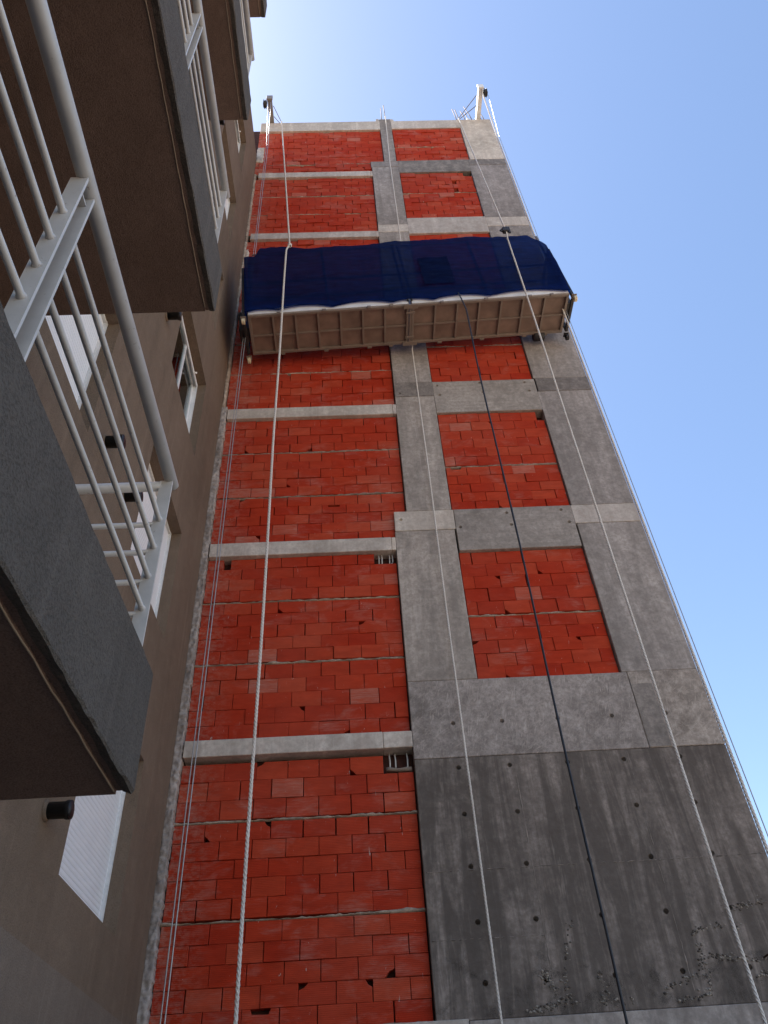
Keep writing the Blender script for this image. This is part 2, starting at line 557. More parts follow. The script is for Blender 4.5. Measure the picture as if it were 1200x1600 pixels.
# lower right: solid cast wall
slab("base_beam", "pale", XL + 0.02, XA + 0.28, 2.60, 2.885, 0.012)
slab("base_beam", "concrete", XA + 0.284, XR - 0.003, 2.60, 2.868, 0.02)
slab("concrete_wall", "form", XA, XR, 2.872, 5.25, 0.0)
slab("concrete_band", "osb", XA, 3.085, 5.254, 6.19, 0.003)
slab("concrete_band", "osb", 3.089, XR, 5.254, 6.19, 0.006)
b = MB()
b.box(3.094, 3.335, YW - 0.0085, YW - 0.003, 5.262, 6.03)
tag(b.build("damp_patch", "darkc", BLD, (3.2, YW, 5.28)), "darker damp patch on the concrete band")
def seam(p0, p1, seed):
    r = random.Random(seed)
    n = 60
    mb = MB()
    pts = [(p0[0] + (p1[0] - p0[0]) * i / n + r.gauss(0, 0.002), YW + 0.0015, p0[1] + (p1[1] - p0[1]) * i / n + r.gauss(0, 0.002)) for i in range(n + 1)]
    mb.tube(pts, 0.003, 5, radii=[max(0.0008, r.gauss(0.0035, 0.0022)) for _ in pts])
    mb.build("form_seam", "form", BLD, (p0[0], YW, p0[1]))


for q, (a, c) in enumerate((((1.60, 2.9), (1.60, 5.24)), ((2.83, 2.9), (2.83, 5.24)), ((0.56, 4.10), (1.59, 4.10)), ((1.61, 4.105), (2.82, 4.10)), ((2.84, 4.10), (3.9, 4.11)), ((3.3, 3.66), (3.9, 3.665)), ((2.98, 2.9), (2.98, 3.4)), ((0.56, 3.5), (1.59, 3.5)))):
    seam(a, c, q + 70)
# middle column, upward
slab("column", "concrete", XA, XC, 6.194, 8.50, 0.0)
slab("column_head", "pale", XA + 0.005, XC + 0.02, 8.504, 8.86, 0.004)
slab("column", "concrete", XB, XC, 8.864, 11.37, 0.0)
slab("column_head", "darkc", XB, XC + 0.055, 11.374, 11.73, 0.004)
slab("column", "concrete", XB, XC, 11.734, 14.15, 0.0)
slab("column_head", "concrete", XB, XC, 14.154, 14.5, 0.004)
slab("column", "concrete", XB, XC, 14.504, 16.80, 0.0)
slab("column_head", "pale", XB, XC + 0.05, 16.804, 17.12, 0.004)
slab("column", "concrete", XB, XC, 17.124, 19.95, 0.0)
slab("column_head", "concrete", XB - 0.02, XC, 19.954, 20.25, 0.004)
slab("column", "concrete", 1.03, 1.315, 20.254, 22.84, 0.004)
# corner column
slab("column", "concrete", XD, XR, 6.194, 8.52, 0.0)
slab("column_head", "pale", XD - 0.02, XR, 8.524, 8.86, 0.004)
slab("column", "concrete", XD, XR, 8.864, 11.40, 0.0)
slab("column_head", "darkc", XD + 0.02, XR, 11.404, 11.74, 0.004)
slab("column", "concrete", XD, XR, 11.744, 14.15, 0.0)
slab("column_head", "concrete", XD, XR, 14.154, 14.5, 0.004)
slab("column", "concrete", XD, XR, 14.504, 16.95, 0.0)
slab("column_head", "pale", XD, XR, 16.954, 17.34, 0.004)
slab("column", "concrete", XD, XR, 17.344, 19.95, 0.0)
slab("column_head", "darkc", XD, XR, 19.954, 20.27, 0.004)
slab("column", "pale", XD + 0.06, XR, 20.274, TOP, 0.004)
# beams of the right bay
for z0, z1, m in ((8.12, 8.86, "board"), (10.94, 11.72, "board"), (13.76, 14.5, "board"), (16.71, 17.38, "pale"), (19.62, 20.26, "darkc")):
    slab("beam", m, XC + 0.002 if z0 > 9 else XC + 0.024, XD - 0.024 if z0 < 9 else XD - 0.002, z0, z1, 0.007)
# beams of the left bay
LB = [(5.39, 5.582, 0.02), (8.17, 8.395, 0.012), (10.95, 11.185, 0.01), (13.78, 14.0, 0.01), (16.62, 16.855, 0.008), (19.49, 19.735, 0.008)]
for i, (z0, z1, dy) in enumerate(LB):
    xr = XA if i < 2 else XB
    sp = xr - (0.32 if i in (0,) else 0.06)
    slab("beam", "pale", XL + 0.10, sp - 0.002, z0, z1, dy)
    slab("beam", "pale", sp + 0.002, xr - 0.003, z0 + 0.004, z1 - 0.002, dy - 0.004)
slab("roof_beam", "pale", XL, 1.028, 22.17, TOP, 0.006)
slab("roof_beam", "pale", 1.317, XD + 0.058, 22.2, TOP - 0.012, 0.006)
# parapet lumps by the starter bars
for x, w, h in ((0.985, 0.10, 0.20), (1.345, 0.13, 0.16)):
    b = MB()
    b.prism([(x - w / 2, TOP - 0.02), (x + w / 2, TOP - 0.02), (x + w / 2.4, TOP + h * 0.7), (x, TOP + h), (x - w / 2.2, TOP + h * 0.8)], 'y', YW + 0.01, YW + 0.16)
    b.build("concrete_lump", "pale", BLD, (x, YW + 0.1, TOP))
b = MB()
b.prism([(3.32, TOP), (3.42, TOP), (3.40, TOP + 0.13), (3.34, TOP + 0.2)], 'y', YW + 0.02, YW + 0.14)
b.build("concrete_lump", "white", BLD, (3.37, YW + 0.1, TOP))
for x, h, dx in ((1.10, 1.15, 0.02), (1.21, 1.35, -0.01), (3.10, 1.0, -0.06), (3.16, 0.95, -0.05), (3.33, 0.85, -0.08), (3.40, 0.75, -0.05), (3.52, 1.15, -0.14), (3.76, 0.95, -0.08), (3.84, 0.9, -0.10)):
    b = MB()
    b.tube([(x, YW + 0.09, TOP - 0.1), (x + dx * 0.4, YW + 0.1, TOP + h * 0.5), (x + dx, YW + 0.09, TOP + h)], 0.011, 6)
    b.build("starter_bar", "rust", BLD, (x, YW + 0.09, TOP))

# mortar in the corner beside the neighbour
b = MB()
rough_box(b, XL - 0.01, XL + 0.085, YW - 0.012, YW + 0.12, 2.60, 11.25, 8, 560, 0.011, 2.6)
b.build("corner_mortar", "cornerm", BLD, (XL, YW, 2.6))
b = MB()
rough_box(b, XL - 0.01, XL + 0.045, YW - 0.02, YW + 0.12, 11.26, 19.7, 3, 150, 0.02)
b.build("corner_mortar", "mortar", BLD, (XL, YW, 11.3))
b = MB()
rough_box(b, XL - 0.02, XL + 0.16, YW + 0.0, YW + 0.1, 20.4, 21.25, 6, 18, 0.03)
b.build("mortar_patch", "pale", BLD, (XL, YW, 20.4))
b = MB()
rough_box(b, XL + 0.03, XL + 0.1, YW + 0.02, YW + 0.1, 15.6, 16.3, 3, 18, 0.02)
b.build("mortar_patch", "pale", BLD, (XL, YW, 15.6))

# ------------------------------------------------------------------ bricks
BD = 0.11


def outline(w, h, chip):
    p = [(-w / 2, -h / 2), (w / 2, -h / 2), (w / 2, h / 2), (-w / 2, h / 2)]
    if chip == 'tl':
        return [p[0], p[1], p[2], (-w / 2 + 0.085, h / 2), (-w / 2 + 0.05, h / 2 - 0.035), (-w / 2, h / 2 - 0.055)]
    if chip == 'tr':
        return [p[0], p[1], (w / 2, h / 2 - 0.06), (w / 2 - 0.035, h / 2 - 0.04), (w / 2 - 0.06, h / 2), p[3]]
    if chip == 'bl':
        return [(-w / 2, -h / 2 + 0.06), (-w / 2 + 0.03, -h / 2 + 0.035), (-w / 2 + 0.06, -h / 2), p[1], p[2], p[3]]
    if chip == 'br':
        return [p[0], (w / 2 - 0.09, -h / 2), (w / 2 - 0.05, -h / 2 + 0.05), (w / 2, -h / 2 + 0.07), p[2], p[3]]
    if chip == 'slot':
        return [p[0], p[1], p[2], (w * 0.28, h / 2), (w * 0.22, h / 2 - 0.045), (-w * 0.24, h / 2 - 0.04), (-w * 0.28, h / 2), p[3]]
    return p


def brick_geo(w, h, chip=None, bev=0.0035):
    """front face, four (or more) bevel faces, sides; origin at the centre of the front"""
    o = outline(w, h, chip)
    n = len(o)
    cx, cz = 0, 0
    ins = []
    for k in range(n):
        a, c, d = Vector(o[k - 1]), Vector(o[k]), Vector(o[(k + 1) % n])
        e1 = (c - a).normalized()
        e2 = (d - c).normalized()
        n1 = Vector((-e1.y, e1.x))
        n2 = Vector((-e2.y, e2.x))
        m = (n1 + n2)
        m = m / max(0.3, m.dot(n1))
        ins.append(c + m * bev)
    V = [(x, 0.0, z) for x, z in ins] + [(x, bev, z) for x, z in o] + [(x, BD, z) for x, z in o]
    F = [tuple(range(n))]
    for k in range(n):
        j = (k + 1) % n
        F.append((k, n + k, n + j, j))
        F.append((n + k, 2 * n + k, 2 * n + j, n + j))
    return V, F


MESHES = {}


def brick_mesh(w, h, chip):
    key = (round(w, 3), round(h, 3), chip)
    if key not in MESHES:
        V, F = brick_geo(*key)
        me = bpy.data.meshes.new("brick")
        me.from_pydata(V, [], F)
        me.materials.append(MAT['brick'])
        me.update()
        MESHES[key] = me
    return MESHES[key]


NB = [0]
UP_V, UP_F = [], []
LINES = []


def lay(x0, x1, courses, base_y, parent, rng, jitter=0.004, skip=(), chips=0.07, first=None):
    """courses: list of (z0, z1). Each course runs in bricks of .33 with the joints of the next one shifted."""
    for ci, (z0, z1) in enumerate(courses):
        sh = (0.165 if ci % 2 else 0.0) + rng.uniform(-0.03, 0.03)
        # laid from the right: whole bricks against the column every second course
        cuts = [x1]
        x = x1 - (0.335 if not ci % 2 else 0.17) + rng.uniform(-0.02, 0.02)
        while x > x0 + 0.06:
            cuts.append(x)
            x -= 0.334 + rng.uniform(-0.006, 0.006)
        cuts.append(x0)
        for sx0, sx1, sz0, sz1 in skip:
            if sz0 < (z0 + z1) / 2 < sz1:
                cuts = [q for q in cuts if not sx0 - 0.05 < q < sx1 + 0.05 or q in (x0, x1)]
                cuts += [q for q in (sx0, sx1) if x0 + 0.02 < q < x1 - 0.02]
        cuts.sort(reverse=True)
        for k in range(len(cuts) - 1):
            a, c = cuts[k + 1], cuts[k]
            cxm, czm = (a + c) / 2, (z0 + z1) / 2
            if any(sx0 < cxm < sx1 and sz0 < czm < sz1 for sx0, sx1, sz0, sz1 in skip):
                continue
            gapx = rng.choice((0.003, 0.004, 0.005, 0.009, 0.012))
            gapz = rng.choice((0.002, 0.003, 0.003, 0.005))
            w = c - a - gapx
            h = z1 - z0 - gapz
            w = round(w / 0.006) * 0.006
            h = round(h / 0.004) * 0.004
            chip = None
            if w > 0.2 and rng.random() < chips:
                chip = rng.choice(('tl', 'tr', 'bl', 'br', 'tl', 'bl', 'slot'))
            y = base_y + rng.gauss(0, jitter)
            tz = rng.gauss(0, 0.004)
            ty = rng.gauss(0, 0.006)
            if parent is not None and NB[0] < 300:
                NB[0] += 1
                o = bpy.data.objects.new("brick", brick_mesh(w, h, chip))
                COL.objects.link(o)
                o.parent = parent
                o.location = Vector((cxm, y, czm)) - WO[parent.name]
                o.rotation_euler = (0, tz, ty)
            else:
                V, F = brick_geo(w, h, chip)
                n0 = len(UP_V)
                R = Matrix.Rotation(tz, 3, 'Y') @ Matrix.Rotation(ty, 3, 'Z')
                for p in V:
                    UP_V.append(R @ Vector(p) + Vector((cxm, y, czm)))
                for f in F:
                    UP_F.append(tuple(i + n0 for i in f))


def split(a, b, n, rng):
    """n courses between two mortar lines, not perfectly even"""
    h = (b - a) / n
    zs = [a + h * i + (rng.uniform(-0.006, 0.006) if 0 < i < n else 0) for i in range(n + 1)]
    return [(zs[i], zs[i + 1]) for i in range(n)]


def courses_for(levels, rng, skewgap=0.03):
    """levels: heights of the floor, the mortar lines and the top; about .19 m a course"""
    out = []
    for i in range(len(levels) - 1):
        a = levels[i] + (skewgap / 2 if i else 0.004)
        c = levels[i + 1] - (skewgap / 2 if i < len(levels) - 2 else 0.0)
        out += split(a, c, max(1, round((c - a) / 0.186)), rng)
    return out


def mortar_line(x0, x1, z, y, rng, th=0.022, amp=0.014, mat="mortar"):
    """uneven squeezed-out mortar along a reinforced bed joint"""
    import mathutils
    b = MB()
    n = int((x1 - x0) / 0.035)
    rings = []
    s0 = rng.uniform(0, 50)
    for i in range(n + 1):
        x = x0 + (x1 - x0) * i / n
        q = mathutils.noise.noise(Vector((x * 6, s0, 0)))
        q2 = mathutils.noise.noise(Vector((x * 17, s0, 4)))
        q3 = mathutils.noise.noise(Vector((x * 1.7, s0, 9)))
        t = th * (0.62 + 0.9 * q + 0.6 * q2 + 0.8 * q3)
        out = amp * (0.1 + 1.1 * q + 0.9 * q2 + 0.8 * q3)
        zc = z + 0.009 * q2 + 0.010 * q3
        t = max(t, 0.004)
        rings.append([b.v((x, y + 0.05, zc - t * 0.7)), b.v((x, y - out * 0.4, zc - t * 0.55)), b.v((x, y - out, zc + 0.002)), b.v((x, y - out * 0.3, zc + t * 0.5)), b.v((x, y + 0.05, zc + t * 0.6))])
    for A, B in zip(rings, rings[1:]):
        for k in range(4):
            f = b.bm.faces.new([A[k], B[k], B[k + 1], A[k + 1]])
            f.smooth = True
    return b.build("mortar_joint", mat, BLD, ((x0 + x1) / 2, y, z))


rng = random.Random(11)
LX0 = XL + 0.085
PANELS = [
    # x0, x1, levels, brick face, individually
    (LX0, XA - 0.012, [2.888, 3.79, 4.72, 5.345], RY + 0.015, True, [(XA - 0.33, XA, 5.24, 5.40)]),
    (LX0, XA - 0.012, [5.585, 6.56, 7.46, 8.165], RY, True, [(XA - 0.30, XA, 8.02, 8.2), (LX0 + 0.21, LX0 + 0.30, 8.03, 8.2)]),
    (XC + 0.012, XD - 0.012, [6.195, 7.10, 8.115], RY - 0.01, True, []),
    (LX0, XB - 0.012, [8.40, 9.285, 10.20, 10.945], RY, True, []),
    (XC + 0.012, XD - 0.012, [8.865, 9.75, 10.935], RY - 0.02, False, [(XD - 0.12, XD, 10.75, 11.0)]),
    (LX0 - 0.03, XB - 0.012, [11.19, 12.15, 13.0, 13.775], RY, False, []),
    (XC + 0.012, XD - 0.012, [11.725, 12.75, 13.755], RY - 0.02, False, []),
    (LX0 - 0.05, XB - 0.012, [14.005, 14.95, 15.8, 16.615], RY - 0.01, False, []),
    (XC + 0.012, XD - 0.012, [14.505, 15.5, 16.705], RY - 0.02, False, []),
    (LX0 - 0.05, XB - 0.012, [16.86, 17.75, 18.6, 19.485], RY - 0.01, False, []),
    (XC + 0.012, XD - 0.012, [17.385, 18.6, 19.615], RY - 0.025, False, [(XD - 0.20, XD, 19.5, 19.7)] + [(2.52, 2.62, 17.55 + 0.38 * k, 17.68 + 0.38 * k) for k in range(5)]),
    (LX0 - 0.1, 1.018, [19.74, 20.25, 22.165], RY - 0.015, False, []),
    (1.327, XD + 0.045, [20.265, 21.1, 22.195], RY - 0.03, False, []),
]
for pi, (x0, x1, lv, y, ind, skip) in enumerate(PANELS):
    par = None
    if ind:
        b = MB()
        b.box(x0 - 0.04, x1 + 0.03, YW + 0.172, YW + 0.186, lv[0], lv[-1])
        par = b.build("brick_panel", "cavity", BLD, ((x0 + x1) / 2, YW + 0.18, lv[0]))
    cs = courses_for(lv, rng)
    if pi == 11:
        lo = [c for c in cs if c[1] < 20.26]
        hi = [c for c in cs if c[1] >= 20.26]
        lay(x0, XB - 0.012, lo, y, par, rng, 0.006, skip)
        lay(x0, x1, hi, y, par, rng, 0.006, skip)
    else:
        lay(x0, x1, cs, y, par, rng, 0.004 if pi < 5 else 0.007, skip, 0.075 if pi < 5 else 0.05)
    for z in lv[1:-1]:
        mortar_line(x0 - 0.03, x1 + 0.005, z, y, rng, 0.020 if pi < 6 else 0.014, 0.012)
    # ragged mortar packed under the beam and over the floor
    mortar_line(x0, x1, lv[0] + 0.004, y, rng, 0.014, 0.010)
me = bpy.data.meshes.new("brickwork")
me.from_pydata([tuple(v) for v in UP_V], [], UP_F)
me.update()
put("brickwork", me, MAT['brick'], BLD, (0, 0, 0), kind="stuff")

# conduits in the open corners of two panels
for zc, xs in ((5.27, (-0.26, -0.20, -0.07)), (8.09, (-0.24, -0.20, -0.10, -0.06))):
    for i, dx in enumerate(xs):
        b = MB()
        x = XA + dx
        b.tube([(x, RY + 0.10, zc + 0.14), (x, RY + 0.05, zc + 0.08), (x + 0.004, RY + 0.03, zc + 0.02), (x + 0.002, RY + 0.035, zc - 0.05), (x - (0.03 if i == len(xs) - 1 else 0), RY + 0.06, zc - 0.09)], 0.0085, 8)
        b.build("conduit", "conduit", BLD, (x, RY, zc))
b = MB()
rough_box(b, XA - 0.30, XA - 0.03, RY + 0.0, RY + 0.08, 5.165, 5.205, 9, 3, 0.014)
b.build("mortar_joint", "mortar", BLD, (XA - 0.15, RY, 5.17))

# honeycombed concrete at the foot of the cast wall
def pebbles(lines, n, spread, seed):
    r = random.Random(seed)
    b = MB()
    for _ in range(n):
        ln = r.choice(lines)
        k = r.randrange(len(ln) - 1)
        t = r.random()
        x = ln[k][0] + (ln[k + 1][0] - ln[k][0]) * t + r.gauss(0, spread)
        z = ln[k][1] + (ln[k + 1][1] - ln[k][1]) * t + r.gauss(0, spread)
        if not (XA + 0.03 < x < XR - 0.03 and 2.885 < z < 5.2):
            continue
        s = r.uniform(0.004, 0.013)
        ic = bmesh.new()
        bmesh.ops.create_icosphere(ic, subdivisions=1, radius=s)
        for v in ic.verts:
            v.co = Vector((v.co.x * r.uniform(0.8, 1.4) + x, v.co.y * 0.8 + YW - 0.001, v.co.z * r.uniform(0.7, 1.1) + z))
        b.add(ic)
    return b.build("exposed_gravel", "gravel", BLD, (2, YW, 2.9), kind="stuff")


pebbles([[(1.86, 3.62), (1.78, 3.4), (1.72, 3.2), (1.70, 3.05), (1.74, 2.95), (1.9, 2.97)], [(1.70, 2.97), (1.5, 2.94), (1.35, 2.9)], [(1.5, 3.15), (1.55, 3.2), (1.62, 3.05)],
         [(2.02, 3.2), (2.05, 3.05), (2.0, 2.95), (2.15, 2.96), (2.3, 2.95)], [(2.55, 3.0), (2.75, 3.08), (2.95, 3.12), (3.0, 3.35)], [(2.95, 3.45), (3.2, 3.5), (3.5, 3.45)], [(3.0, 3.25), (3.3, 3.22), (3.6, 3.2)], [(2.65, 2.92), (2.95, 2.95), (3.0, 3.15)],
         [(3.45, 3.08), (3.7, 3.1)], [(3.3, 3.62), (3.7, 3.68)]], 650, 0.016, 4)
b = MB()
b.tube([(3.53, YW + 0.03, 3.21), (3.60, YW - 0.12, 3.235), (3.62, YW - 0.17, 3.24)], 0.008, 6)
b.build("tie_wire", "rust", BLD, (3.53, YW, 3.21))

# ------------------------------------------------------------------ the apartment building on the left
FX0 = -2.03
RT = 20.66
APT = empty("apartment_building", (-6.0, 2.0, 0.0), "brown rendered apartment block with stacked balconies and white roller shutters", "building")
YA0, YA1 = 5.35, 6.82
YB0, YB1 = 2.52, 3.96
SILL = [3.42 + 2.8 * k for k in range(6)]
WH = 1.47
DEP = 0.14
wins = [(YA0, YA1, s, s + WH) for s in SILL] + [(YB0, YB1, s, s + WH) for s in SILL[1:]]
ys = sorted({-6.0, YW - 0.004} | {w[0] for w in wins} | {w[1] for w in wins})
zs = sorted({0.0, 2.95, RT} | {w[2] for w in wins} | {w[3] for w in wins})
b = MB()
pl = MB()
for i in range(len(ys) - 1):
    for j in range(len(zs) - 1):
        yc, zc = (ys[i] + ys[i + 1]) / 2, (zs[j] + zs[j + 1]) / 2
        if any(w[0] < yc < w[1] and w[2] < zc < w[3] for w in wins):
            continue
        b.face([(FX0, ys[i], zs[j]), (FX0, ys[i + 1], zs[j]), (FX0, ys[i + 1], zs[j + 1]), (FX0, ys[i], zs[j + 1])])
for y0, y1, z0, z1 in wins:
    d = FX0 - DEP - 0.05
    b.face([(FX0, y0, z0), (d, y0, z0), (d, y0, z1), (FX0, y0, z1)])
    b.face([(FX0, y1, z0), (d, y1, z0), (d, y1, z1), (FX0, y1, z1)])
    b.face([(FX0, y0, z0), (FX0, y1, z0), (d, y1, z0), (d, y0, z0)])
    b.face([(FX0, y0, z1), (FX0, y1, z1), (d, y1, z1), (d, y0, z1)])
# back, ends and roof of the block
b.face([(-10, -6, 0), (-10, YW - 0.004, 0), (-10, YW - 0.004, RT), (-10, -6, RT)])
b.face([(-10, -6, 0), (FX0, -6, 0), (FX0, -6, RT), (-10, -6, RT)])
b.face([(-10, YW - 0.004, 0), (FX0, YW - 0.004, 0), (FX0, YW - 0.004, RT), (-10, YW - 0.004, RT)])
b.face([(-10, -6, RT - 0.3), (FX0, -6, RT - 0.3), (FX0, YW - 0.004, RT - 0.3), (-10, YW - 0.004, RT - 0.3)])
b.face([(-10, -6, RT), (FX0, -6, RT), (FX0, YW - 0.004, RT), (-10, YW - 0.004, RT)])
bmesh.ops.remove_doubles(b.bm, verts=b.bm.verts[:], dist=0.0005)
b.build("wall", "stucco", APT)
b = MB()
b.box(FX0, FX0 + 0.004, -6.0, YW - 0.06, 0.0, 2.93)
b.build("plinth", "plinth", APT)


def make_window(y0, y1, z0, z1, mode):
    x = FX0 - DEP
    yc = (y0 + y1) / 2
    org = (x, yc, z0)
    fr = MB()
    # guides, sill strip and head box
    fr.box(x - 0.04, x + 0.022, y0, y0 + 0.035, z0, z1)
    fr.box(x - 0.04, x + 0.022, y1 - 0.035, y1, z0, z1)
    fr.box(x - 0.04, x + 0.018, y0 + 0.035, y1 - 0.035, z1 - 0.03, z1)
    fr.box(x - 0.04, x + 0.03, y0 + 0.036, y1 - 0.036, z0 + 0.001, z0 + 0.012)
    w = fr.build("window", "white", APT, org)
    if mode == 'shutter':
        s = MB()
        n = 34
        p = (z1 - z0 - 0.05) / n
        prof = []
        for k in range(n):
            a = z0 + 0.016 + k * p
            prof += [(x - 0.014, a), (x - 0.006, a + 0.002), (x - 0.002, a + p * 0.3), (x - 0.002, a + p * 0.75), (x - 0.004, a + p - 0.003), (x - 0.014, a + p - 0.002)]
        prof.append((x - 0.014, z1 - 0.03))
        for (xa, za), (xb, zb) in zip(prof, prof[1:]):
            s.face([(xa, y0 + 0.03, za), (xb, y0 + 0.03, zb), (xb, y1 - 0.03, zb), (xa, y1 - 0.03, za)])
        s.build("shutter", "shutter", w, org)
    else:
        # shutter rolled up: last slats under the head, then two sliding sashes
        s = MB()
        s.box(x + 0.016, x + 0.026, y0 + 0.036, y1 - 0.036, z1 - 0.09, z1 - 0.03)
        s.build("shutter", "shutter", w, org)
        cord = MB()
        cord.tube([(x + 0.02, y1 - 0.26, z1 - 0.05), (x + 0.06, y1 - 0.26, z1 - 0.06)], 0.014, 8)
        cord.build("stop", "white", w, org)
        for q, (a, c) in enumerate(((y0 + 0.035, yc + 0.03), (yc - 0.03, y1 - 0.035))):
            xs = x + 0.010 - 0.036 * q
            t = 0.045
            f = MB()
            f.box(xs - 0.03, xs, a, a + t, z0 + 0.03, z1 - 0.035)
            f.box(xs - 0.03, xs, c - t, c, z0 + 0.03, z1 - 0.035)
            f.box(xs - 0.03, xs, a + t, c - t, z0 + 0.03, z0 + 0.03 + t)
            f.box(xs - 0.03, xs, a + t, c - t, z1 - 0.035 - t, z1 - 0.035)
            f.build("sash", "white", w, org)
            gl = MB()
            gl.box(xs - 0.018, xs - 0.013, a + t - 0.002, c - t + 0.002, z0 + 0.03 + t, z1 - 0.035 - t)
            gl.build("pane", "glass", w, org)
        tr = MB()
        for q in range(3):
            tr.box(x + 0.012 - 0.036 * q, x + 0.018 - 0.036 * q, y0 + 0.036, y1 - 0.036, z0 + 0.013, z0 + 0.03)
        tr.build("track", "white", w, org)
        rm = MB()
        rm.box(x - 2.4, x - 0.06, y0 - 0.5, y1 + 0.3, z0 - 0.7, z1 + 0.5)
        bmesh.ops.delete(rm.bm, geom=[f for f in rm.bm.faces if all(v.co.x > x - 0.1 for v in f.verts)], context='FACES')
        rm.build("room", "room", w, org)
        cu = MB()
        nn = 24
        for i in range(nn):
            ya = y0 + 0.02 + 0.45 * i / nn
            yb = y0 + 0.02 + 0.45 * (i + 1) / nn
            xa = x - 0.16 + 0.02 * math.sin(i * 1.4)
            xb = x - 0.16 + 0.02 * math.sin((i + 1) * 1.4)
            cu.face([(xa, ya, z0 - 0.1), (xb, yb, z0 - 0.1), (xb, yb, z1), (xa, ya, z1)], True)
        cu.build("curtain", "shutter", w, org)
    return w


for k, s in enumerate(SILL):
    make_window(YA0, YA1, s, s + WH, 'open' if k in (2, 5) else 'shutter')
for s in SILL[1:]:
    make_window(YB0, YB1, s, s + WH, 'shutter')

# black drain spouts
for y, z in ((4.90, 3.66), (4.91, 6.45), (4.88, 9.25), (4.88, 12.05), (4.88, 14.85), (4.27, 6.45)):
    b = MB()
    b.tube([(FX0 - 0.05, y, z), (FX0 + 0.02, y, z), (FX0 + 0.02, y, z), (FX0 + 0.13, y, z), (FX0 + 0.131, y, z), (FX0 + 0.16, y, z)], 0.06, 16, cap=False, radii=[0.050, 0.050, 0.053, 0.053, 0.060, 0.060])
    b.tube([(FX0 + 0.16, y, z), (FX0 + 0.161, y, z), (FX0 + 0.03, y, z)], 0.05, 16, cap=True, radii=[0.060, 0.049, 0.046])
    o = b.build("vent_pipe", "black", APT, (FX0, y, z))
    for a in range(0, 16, 2):
        pass
    c = MB()
    rr = random.Random(int(z * 100))
    ring = [(0.066 + rr.uniform(0, 0.02)) for _ in range(14)]
    c.tube([(FX0 - 0.01, y, z), (FX0 + 0.006, y, z), (FX0 + 0.022, y, z)], 0.07, 14, radii=[0.072, 0.066, 0.056])
    c.build("collar", "stucco", o, (FX0, y, z))

